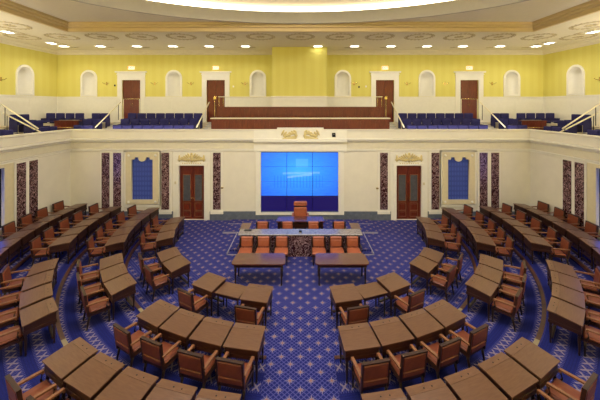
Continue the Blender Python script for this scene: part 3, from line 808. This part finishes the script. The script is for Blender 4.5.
# crown moulding at the wall
mb = MB(); prof = [(0, 9.50), (.06, 9.52), (.10, 9.62), (.24, 9.70), (.26, 9.76)]; n = len(prof); vs = []
for k in range(4):
    for (o_, z) in prof: c4 = [(-W2+o_, YB+o_), (-W2+o_, D2-o_), (W2-o_, D2-o_), (W2-o_, YB+o_)][k]; vs.append((*c4, z))
mb.add(vs, [(k*n+i, k*n+i+1, ((k+1)%4)*n+i+1, ((k+1)%4)*n+i) for k in range(4) for i in range(n-1)])
trim(mb, 'ceil', 'pale crown moulding where the yellow walls meet the ceiling')
# garland rosettes
rs = empty('ceiling_rosette')
g = MB()
for k in range(22):
    th = 2*pi*k/22 + .07
    g.blob((.62*cos(th), .62*sin(th), -.01), .12, .045, .02, rot=th+pi/2+.4, plane='xy'); g.blob((.72*cos(th), .72*sin(th), -.01), .07, .035, .02, rot=th+pi/2-.5, plane='xy')
g.build('garland', 'garland', rs)
g = MB()
for k in range(8): th = 2*pi*k/8; g.blob((.14*cos(th), .14*sin(th), -.01), .1, .05, .03, rot=th, plane='xy')
g.blob((0, 0, -.02), .08, .08, .04); g.build('flower', 'garland', rs)
rp = Proto(rs)
for i in range(15):
    rp.put(((i-7)*2.06, 15.85, ZCEIL), 0, '%s painted garland rosette from the left on the back ceiling border' % ORD[i], 'rosette', 'garland rosettes on the back ceiling border')
for s in (-1, 1):
    for i in range(4): rp.put((s*12.95, 13.6-i*2.06, ZCEIL), 0, 'garland rosette on the %s ceiling border, %s from the corner' % (side(s), ORD[i]), 'rosette', 'garland rosettes on the %s ceiling border' % side(s))
# recessed downlights
dl = empty('ceiling_light')
b = MB(); b.box(-.28, .28, -.19, -.15, -.03, 0); b.box(-.28, .28, .15, .19, -.03, 0); b.box(-.28, -.24, -.15, .15, -.03, 0); b.box(.24, .28, -.15, .15, -.03, 0); b.build('frame', 'white', dl)
MB().box(-.24, .24, -.15, .15, -.02, -.005).build('diffuser', 'lamp', dl)
b = MB()
for q in (-1, 1):
    for k in range(4): b.blob((q*(.2+.1*k), .38+.05*(k % 2), -.01), .07, .03, .015, rot=q*.6, plane='xy'); b.blob((q*(.15+.1*k), .5, -.01), .06, .025, .015, rot=-q*.5, plane='xy')
b.build('leaf_relief', 'garland', dl)
dp = Proto(dl)
ld = bpy.data.lights.new('downlight', 'SPOT'); ld.energy = DOWNLIGHT_W; ld.spot_size = radians(150); ld.spot_blend = .6; ld.color = (1, .95, .85); ld.shadow_soft_size = .15
def downlight(x, y, rz, lab, grp):
    dp.put((x, y, ZCEIL), rz, lab, 'ceiling light', grp)
    if abs(x) < 2: return
    o = bpy.data.objects.new('downlight', ld); COL.objects.link(o); o.location = (x, y, ZCEIL-.06)
xs = [64, 100.5, 137, 173, 209.3, 245.5, 318, 354.5, 391, 427, 463, 500, 536]
for i, px in enumerate(xs):
    downlight((px-300.4)*18.3/F, 18.3, 0, '%s recessed ceiling light from the left along the upper back wall' % ORD[i], 'recessed lights along the back wall')
for s in (-1, 1):
    for i, y in enumerate((17.4, 14.8, 12.2, 9.6, 7.0, 4.4, 1.8)):
        downlight(s*14.2, y, s*pi/2, 'recessed ceiling light on the %s ceiling border, %s from the corner' % (side(s), ORD[i]), 'recessed lights along the %s wall' % side(s))

# ------------------------------------------------------------------ rostrum
mb = MB(); mb.box(-3.05, 3.05, 12.95, 14.75, 0, .06); mb.box(-3.75, 3.75, 14.75, 16.4, 0, .06)
struct(mb.build('floor_rostrum', 'carpet'), 'low carpeted platform under the rostrum desks', 'floor')
for s in (-1, 1):
    mb = MB(); a, b = sorted((s*3.05, s*3.02)); mb.box(a, b, 12.6, 14.75, .0, .075); mb.box(*sorted((s*3.05, s*2.4)), 12.6, 12.64, 0, .02)
    mb.box(*sorted((s*3.05, s*3.75)), 14.72, 14.75, 0, .07); mb.box(*sorted((s*2.9, s*3.75)), 15.76, 15.79, .06, .07)
    trim(mb, 'edging', 'pale edging strip of the low rostrum platform on the %s' % side(s))
# marble desk
r_ = empty('marble_rostrum_desk', (0, 12.5, 0)); tag(r_, 'long dark red veined marble desk with grey stone top before the screen', 'desk')
mb = MB(); mb.box(-2.42, 2.42, 0, .35, .06, .86); mb.box(-2.46, 2.46, -.04, .36, 0, .10)
for x in (-2.42, -1.6, -.8, 0, .8, 1.6): mb.box(x+.04, x+.76, -.02, 0, .18, .80)
mb.build('front_panel', 'marble', r_)
MB().rbox(-2.56, 2.56, -.06, .52, .86, .92, .015).build('desk_top', 'mtop', r_)
for s in (-1, 1):
    w_ = MB(); w_.box(*sorted((s*2.42, s*2.52)), .35, 1.15, .06, .86); w_.rbox(*sorted((s*2.18, s*2.6)), .5, 1.2, .86, .915, .01)
    w_.build('side_wing', 'ttop', r_)
fitting('tablet', bx(247.5, 12.75), .935, .16, .012, 'black', 'flat black tablet lying on the left end of the marble desk', 'tablet', y=12.92, dep=.14)
o = MB().rbox(-.06, .06, -.05, .05, 0, .06, .01).build('desk_clock', 'black'); o.location = (0, 12.7, .92); tag(o, 'small black box at the middle of the marble desk top', 'box')
# presiding desk
r_ = empty('presiding_desk', (0, 14.05, .06)); tag(r_, 'central dark wood presiding desk below the screen behind clerk chairs', 'desk')
mb = MB(); mb.box(-1.05, 1.05, 0, .5, 0, .76); mb.box(-1.1, 1.1, -.03, .52, 0, .08)
for x in (-1.0, -.33, .34): mb.box(x, x+.62, -.02, 0, .16, .68)
mb.build('body', 'case', r_)
MB().prism([(-1.12, -.06), (1.12, -.06), (1.05, .56), (-1.05, .56)], 'z', .76, .81).build('desk_top', 'ttop', r_)

# ------------------------------------------------------------------ chairs, desks, tables
def make_armchair(name, back='leatherb', seat='leather', wd=.295, h=.97, arms='arm'):
    c = empty(name)
    b = MB(); b.rbox(-wd+.02, wd-.02, -.24, .25, .41, .49, .035); b.build('seat', seat, c)
    b = MB(); b.box(-wd, wd, -.26, .25, .35, .415); b.build('seat_frame', 'case', c)
    def lean(x, y, z): return (x, y-(z-.42)*.13, z)
    b = MB(); b.rbox(-wd+.03, wd-.03, -.305, -.225, .47, h-.02, .03)
    b.rbox(-wd+.035, wd-.035, -.322, -.29, .47, .60, .02); b.rbox(-wd+.035, wd-.035, -.318, -.29, .62, h-.04, .015)
    bk = b.xf(lean).build('backrest', back, c)
    b = MB(); b.box(-wd, -wd+.035, -.31, -.245, .36, h); b.box(wd-.035, wd, -.31, -.245, .36, h); b.box(-wd, wd, -.312, -.242, h-.025, h+.005)
    b.xf(lean).build('back_frame', 'case', bk)
    for s in (-1, 1):
        a = MB(); x0, x1 = (s*wd-.032, s*wd+.032)
        a.hexa([(x0, -.32, .665), (x1, -.32, .665), (x1, .17, .645), (x0, .17, .645)], [(x0, -.32, .70), (x1, -.32, .70), (x1, .17, .68), (x0, .17, .68)])
        a.hexa([(x0, .17, .60), (x1, .17, .60), (x1, .20, .61), (x0, .20, .61)], [(x0, .15, .68), (x1, .15, .68), (x1, .195, .675), (x0, .195, .675)])
        ar = a.build('armrest', arms, c)
        p = MB(); p.tube([(s*wd, .19, .40), (s*(wd+.005), .15, .50), (s*wd, .17, .61)], [.022, .018, .02], 6); p.build('arm_post', 'leg', ar)
        for (y0, y1) in ((.21, .22), (-.24, -.31)):
            MB().tube([(s*(wd-.03), y0, .36), (s*(wd-.03), (y0+y1)/2, .2), (s*(wd-.025), y1, 0)], [.034, .027, .02], 6).build('leg', 'leg', c)
    return c
def make_desk():
    d = empty('writing_desk')
    def wz(x, y, z): return (x*1.05*(1-.04*(y/.31)), y*1.05, z)      # wedge plan: wider at the user's side
    b = MB(); b.hexa([(-.375, -.32, .735), (.375, -.32, .735), (.375, .16, .795), (-.375, .16, .795)], [(-.375, -.32, .76), (.375, -.32, .76), (.375, .16, .82), (-.375, .16, .82)])
    b.xf(wz).build('lid', 'top', d)
    b = MB(); b.box(-.375, .375, .164, .32, .79, .82); st_ = b.xf(wz).build('pen_strip', 'top2', d)
    b = MB(); b.lathe([(.014, 0), (.016, .004), (.01, .005)], (-.05, .24, .82), 8); b.build('inkwell', 'ink', st_); b = MB(); b.lathe([(.014, 0), (.016, .004), (.01, .005)], (.12, .24, .82), 8); b.build('inkwell', 'ink', st_)
    b = MB(); b.hexa([(-.35, -.29, .60), (.35, -.29, .60), (.35, .29, .60), (-.35, .29, .60)], [(-.35, -.29, .736), (.35, -.29, .736), (.35, .29, .79), (-.35, .29, .79)])
    b.box(-.36, .36, -.30, .30, .52, .60); b.xf(wz).build('case', 'case', d)
    b = MB(); b.box(-.30, .30, .255, .275, .30, .34); b.box(-.30, .30, .255, .275, .48, .52)
    for i in range(9): b.box(-.29+i*.0675, -.27+i*.0675, .26, .27, .34, .54)
    b.xf(wz).build('front_grille', 'case', d)
    for sx_ in (-1, 1):
        for sy in (-1, 1):
            b = MB(); b.lathe([(.018, 0), (.022, .05), (.016, .08), (.028, .30), (.03, .42), (.022, .45), (.034, .48), (.034, .60)], (sx_*.315, sy*.255, 0), 8)
            b.xf(wz).build('leg', 'leg', d)
    MB().box(-.30, .30, .22, .29, .10, .14).build('foot_bar', 'leg', d)
    return d
chair = Proto(make_armchair('armchair')); desk = Proto(make_desk())
tbl = empty('low_table')
MB().rbox(-.40, .40, -.30, .30, .70, .725, .008).build('table_top', 'top', tbl)
b = MB(); b.box(-.36, .36, -.25, .25, .60, .70); b.build('apron', 'case', tbl)
for sx_ in (-1, 1):
    for sy in (-1, 1): MB().lathe([(.018, 0), (.02, .3), (.03, .6)], (sx_*.33, sy*.22, 0), 8).build('leg', 'leg', tbl)
LT = Proto(tbl)
def polar(a, r, s): t_ = radians(a); return s*r*sin(t_), YC0-r*cos(t_)
ROWN = {'A': 'innermost curved row', 'B': 'second curved row', 'C': 'third curved row', 'D': 'outermost curved row'}
BLK = {
 'front': {'A': [12.1, 20.1, 28.1], 'B': [9.4, 15.6, 22, 28.3], 'C': [8.9, 14.1, 19.3, 24.6, 29.8]},
 'middle': {'A': [45.8, 54.1], 'B': [44.3, 50.7, 57.1], 'C': [43.8, 49.3, 54.7, 60]},
 'rear': {'A': [71.3, 79.6, 87.9], 'B': [70.8, 77.1, 83.4, 89.7, 96], 'C': [72.6, 78, 83.4, 88.8, 94.2], 'D': [68, 72.3, 76.6, 80.9, 85.2, 89.5, 93.8]},
}
BN = {'front': 'block beside the aisle', 'middle': 'middle block', 'rear': 'block by the wall'}
FROM = {'front': 'centre aisle', 'middle': 'camera end', 'rear': 'camera end'}
NUDGE = {('front', 'A'): .055, ('front', 'B'): .06, ('front', 'C'): .03, ('middle', 'B'): .07, ('middle', 'C'): .10}     # the right-hand front rows stand slightly farther from the aisle
for s in (-1, 1):
    for bn, rows in BLK.items():
        for rw, angs in rows.items():
            for i, a in enumerate(angs):
                if s > 0 and bn == 'middle': a = {'A': a-.5, 'B': a-.6, 'C': 43.9+(a-43.8)*.955}[rw]
                x, y = polar(a, RR[rw], s); z = HT[rw]; nx = NUDGE.get((bn, rw), 0) if s > 0 else 0
                rz = math.atan2(-(0-x), YC0-y)      # +Y of the desk looks at the arc centre
                x += nx
                wh = '%s from %s, %s, %s %s' % (ORD[i], FROM[bn], ROWN[rw], side(s), BN[bn])
                if bn == 'front' and rw == 'A' and i == 1:
                    LT.put((x, y+.03, z), rz, 'flat wooden table between two desks, innermost row, %s front block' % side(s), 'table', 'low tables in the innermost row')
                    tag(o := MB().lathe([(.05, 0), (.075, .02), (.07, .05), (.03, .06)], n=12).build('floor_box', 'steel'), 'small pale round fitting on the carpet below the %s low table' % side(s), 'floor fitting', 'round floor fittings')
                    q = polar(a-1, RR[rw]+.62, s); o.location = (q[0], q[1], 0)
                    continue
                desk.put((x, y, z), rz, 'wooden desk, '+wh, 'desk', 'writing desks in the %s %s, %s' % (side(s), BN[bn], ROWN[rw]))
                if bn == 'front' and rw == 'C' and i < 2: continue
                if bn == 'rear' and rw == 'D' and i < 1: continue
                jit = random.uniform(-.05, .05)
                cx, cy = polar(a+random.uniform(-.3, .3), RR[rw]+.57+random.uniform(-.01, .03), s)
                chair.put((cx+nx, cy, z), rz+jit, 'leather armchair, '+wh, 'armchair', 'armchairs in the %s %s, %s' % (side(s), BN[bn], ROWN[rw]))
# clerk tables and chairs in front of the marble desk
def make_table():
    c = empty('clerk_table')
    x0, x1, y0, y1, r = -.93, .93, -.40, .40, .14
    poly = []
    for (cx, cy, a0) in ((x1-.04-r, y1-r, 0), (x0+.04+r, y1-r, 90), (x0+r, y0+r, 180), (x1-r, y0+r, 270)):
        for k in range(5): t_ = radians(a0+22.5*k); poly.append((cx+r*cos(t_), cy+r*sin(t_)))
    MB().prism(poly, 'z', .745, .78).build('table_top', 'ttop', c)
    MB().box(-.84, .84, -.31, .31, .62, .745).build('apron', 'case', c)
    for sx_ in (-1, 1):
        for sy in (-1, 1): MB().lathe([(.025, 0), (.03, .05), (.022, .09), (.036, .4), (.028, .46), (.042, .5), (.042, .64)], (sx_*.79, sy*.28, 0), 10).build('leg', 'leg', c)
    return c
ct = Proto(make_table())
for s in (-1, 1):
    ct.put((s*1.44, 10.76, 0), 0, 'long clerk table with rounded corners, %s of the centre line' % side(s), 'table', 'clerk tables before the marble desk')
M['leathero'] = plain('orange_leather', (172, 98, 70), .4, var=.12, scale=9)
cc = empty('clerk_chair')
MB().rbox(-.27, .27, -.26, .26, .40, .50, .03).build('seat', 'leathero', cc)
b = MB(); b.rbox(-.235, .235, -.34, -.25, .50, .91, .03); b.rbox(-.21, .21, -.25, -.225, .53, .80, .012); b.build('backrest', 'leathero', cc)
MB().box(-.27, .27, -.26, .25, .34, .405).build('seat_frame', 'case', cc)
for s in (-1, 1):
    a_ = MB(); a_.box(s*.29-.02, s*.29+.02, -.30, .12, .62, .65); a_.tube([(s*.29, .10, .38), (s*.29, .10, .62)], .018, 6); a_.tube([(s*.29, -.28, .38), (s*.29, -.28, .62)], .018, 6); a_.box(s*.265-.025, s*.265+.025, -.345, -.245, .36, .90); a_.build('armrest', 'leg', cc)
    for y in (-.22, .2): MB().tube([(s*.23, y, 0), (s*.23, y, .35)], [.016, .026], 6).build('leg', 'leg', cc)
cp = Proto(cc)
for i, px in enumerate((245.6, 262.7, 281.2, 319, 337, 353.8)):
    cp.put((bx(px, 11.95), 11.98, 0), pi, '%s orange leather chair from the left between clerk tables and marble desk' % ORD[i], 'chair', 'orange chairs before the marble desk')
for i, px in enumerate((262, 287.4, 313.7, 339.7)):
    cp.put((bx(px, 13.5), 13.42, .06), pi, '%s orange leather chair from the left behind the marble desk' % ORD[i], 'chair', 'orange chairs behind the marble desk')
# presiding officer's chair
pc = empty('presiding_chair', (0, 15.1, .06), pi); tag(pc, 'tall tan leather presiding chair with headrest in front of the screen', 'chair')
b = MB(); b.rbox(-.33, .33, -.34, -.22, .45, 1.02, .05); b.build('backrest', 'leathero', pc)
b = MB(); b.rbox(-.34, .34, -.36, -.2, 1.06, 1.30, .05); b.build('headrest', 'leathero', pc)
MB().box(-.3, .3, -.33, -.26, 1.0, 1.08).build('back_frame', 'case', pc)
MB().rbox(-.32, .32, -.25, .28, .42, .54, .04).build('seat', 'leathero', pc)
for s in (-1, 1):
    a_ = MB(); a_.rbox(s*.37-.05, s*.37+.05, -.28, .22, .66, .74, .03); a_.box(s*.37-.02, s*.37+.02, -.05, .05, .44, .67); a_.build('armrest', 'leathero', pc)
MB().lathe([(.04, .08), (.04, .42), (.1, .43)], n=10).build('pedestal', 'leg', pc)
b = MB()
for k in range(5): t_ = 2*pi*k/5; b.tube([(0, 0, .09), (.32*cos(t_), .32*sin(t_), .03)], [.03, .022], 6)
for k in range(5): t_ = 2*pi*k/5; b.blob((.32*cos(t_), .32*sin(t_), .03), .03, .03, .03)
b.build('foot_star', 'leg', pc)
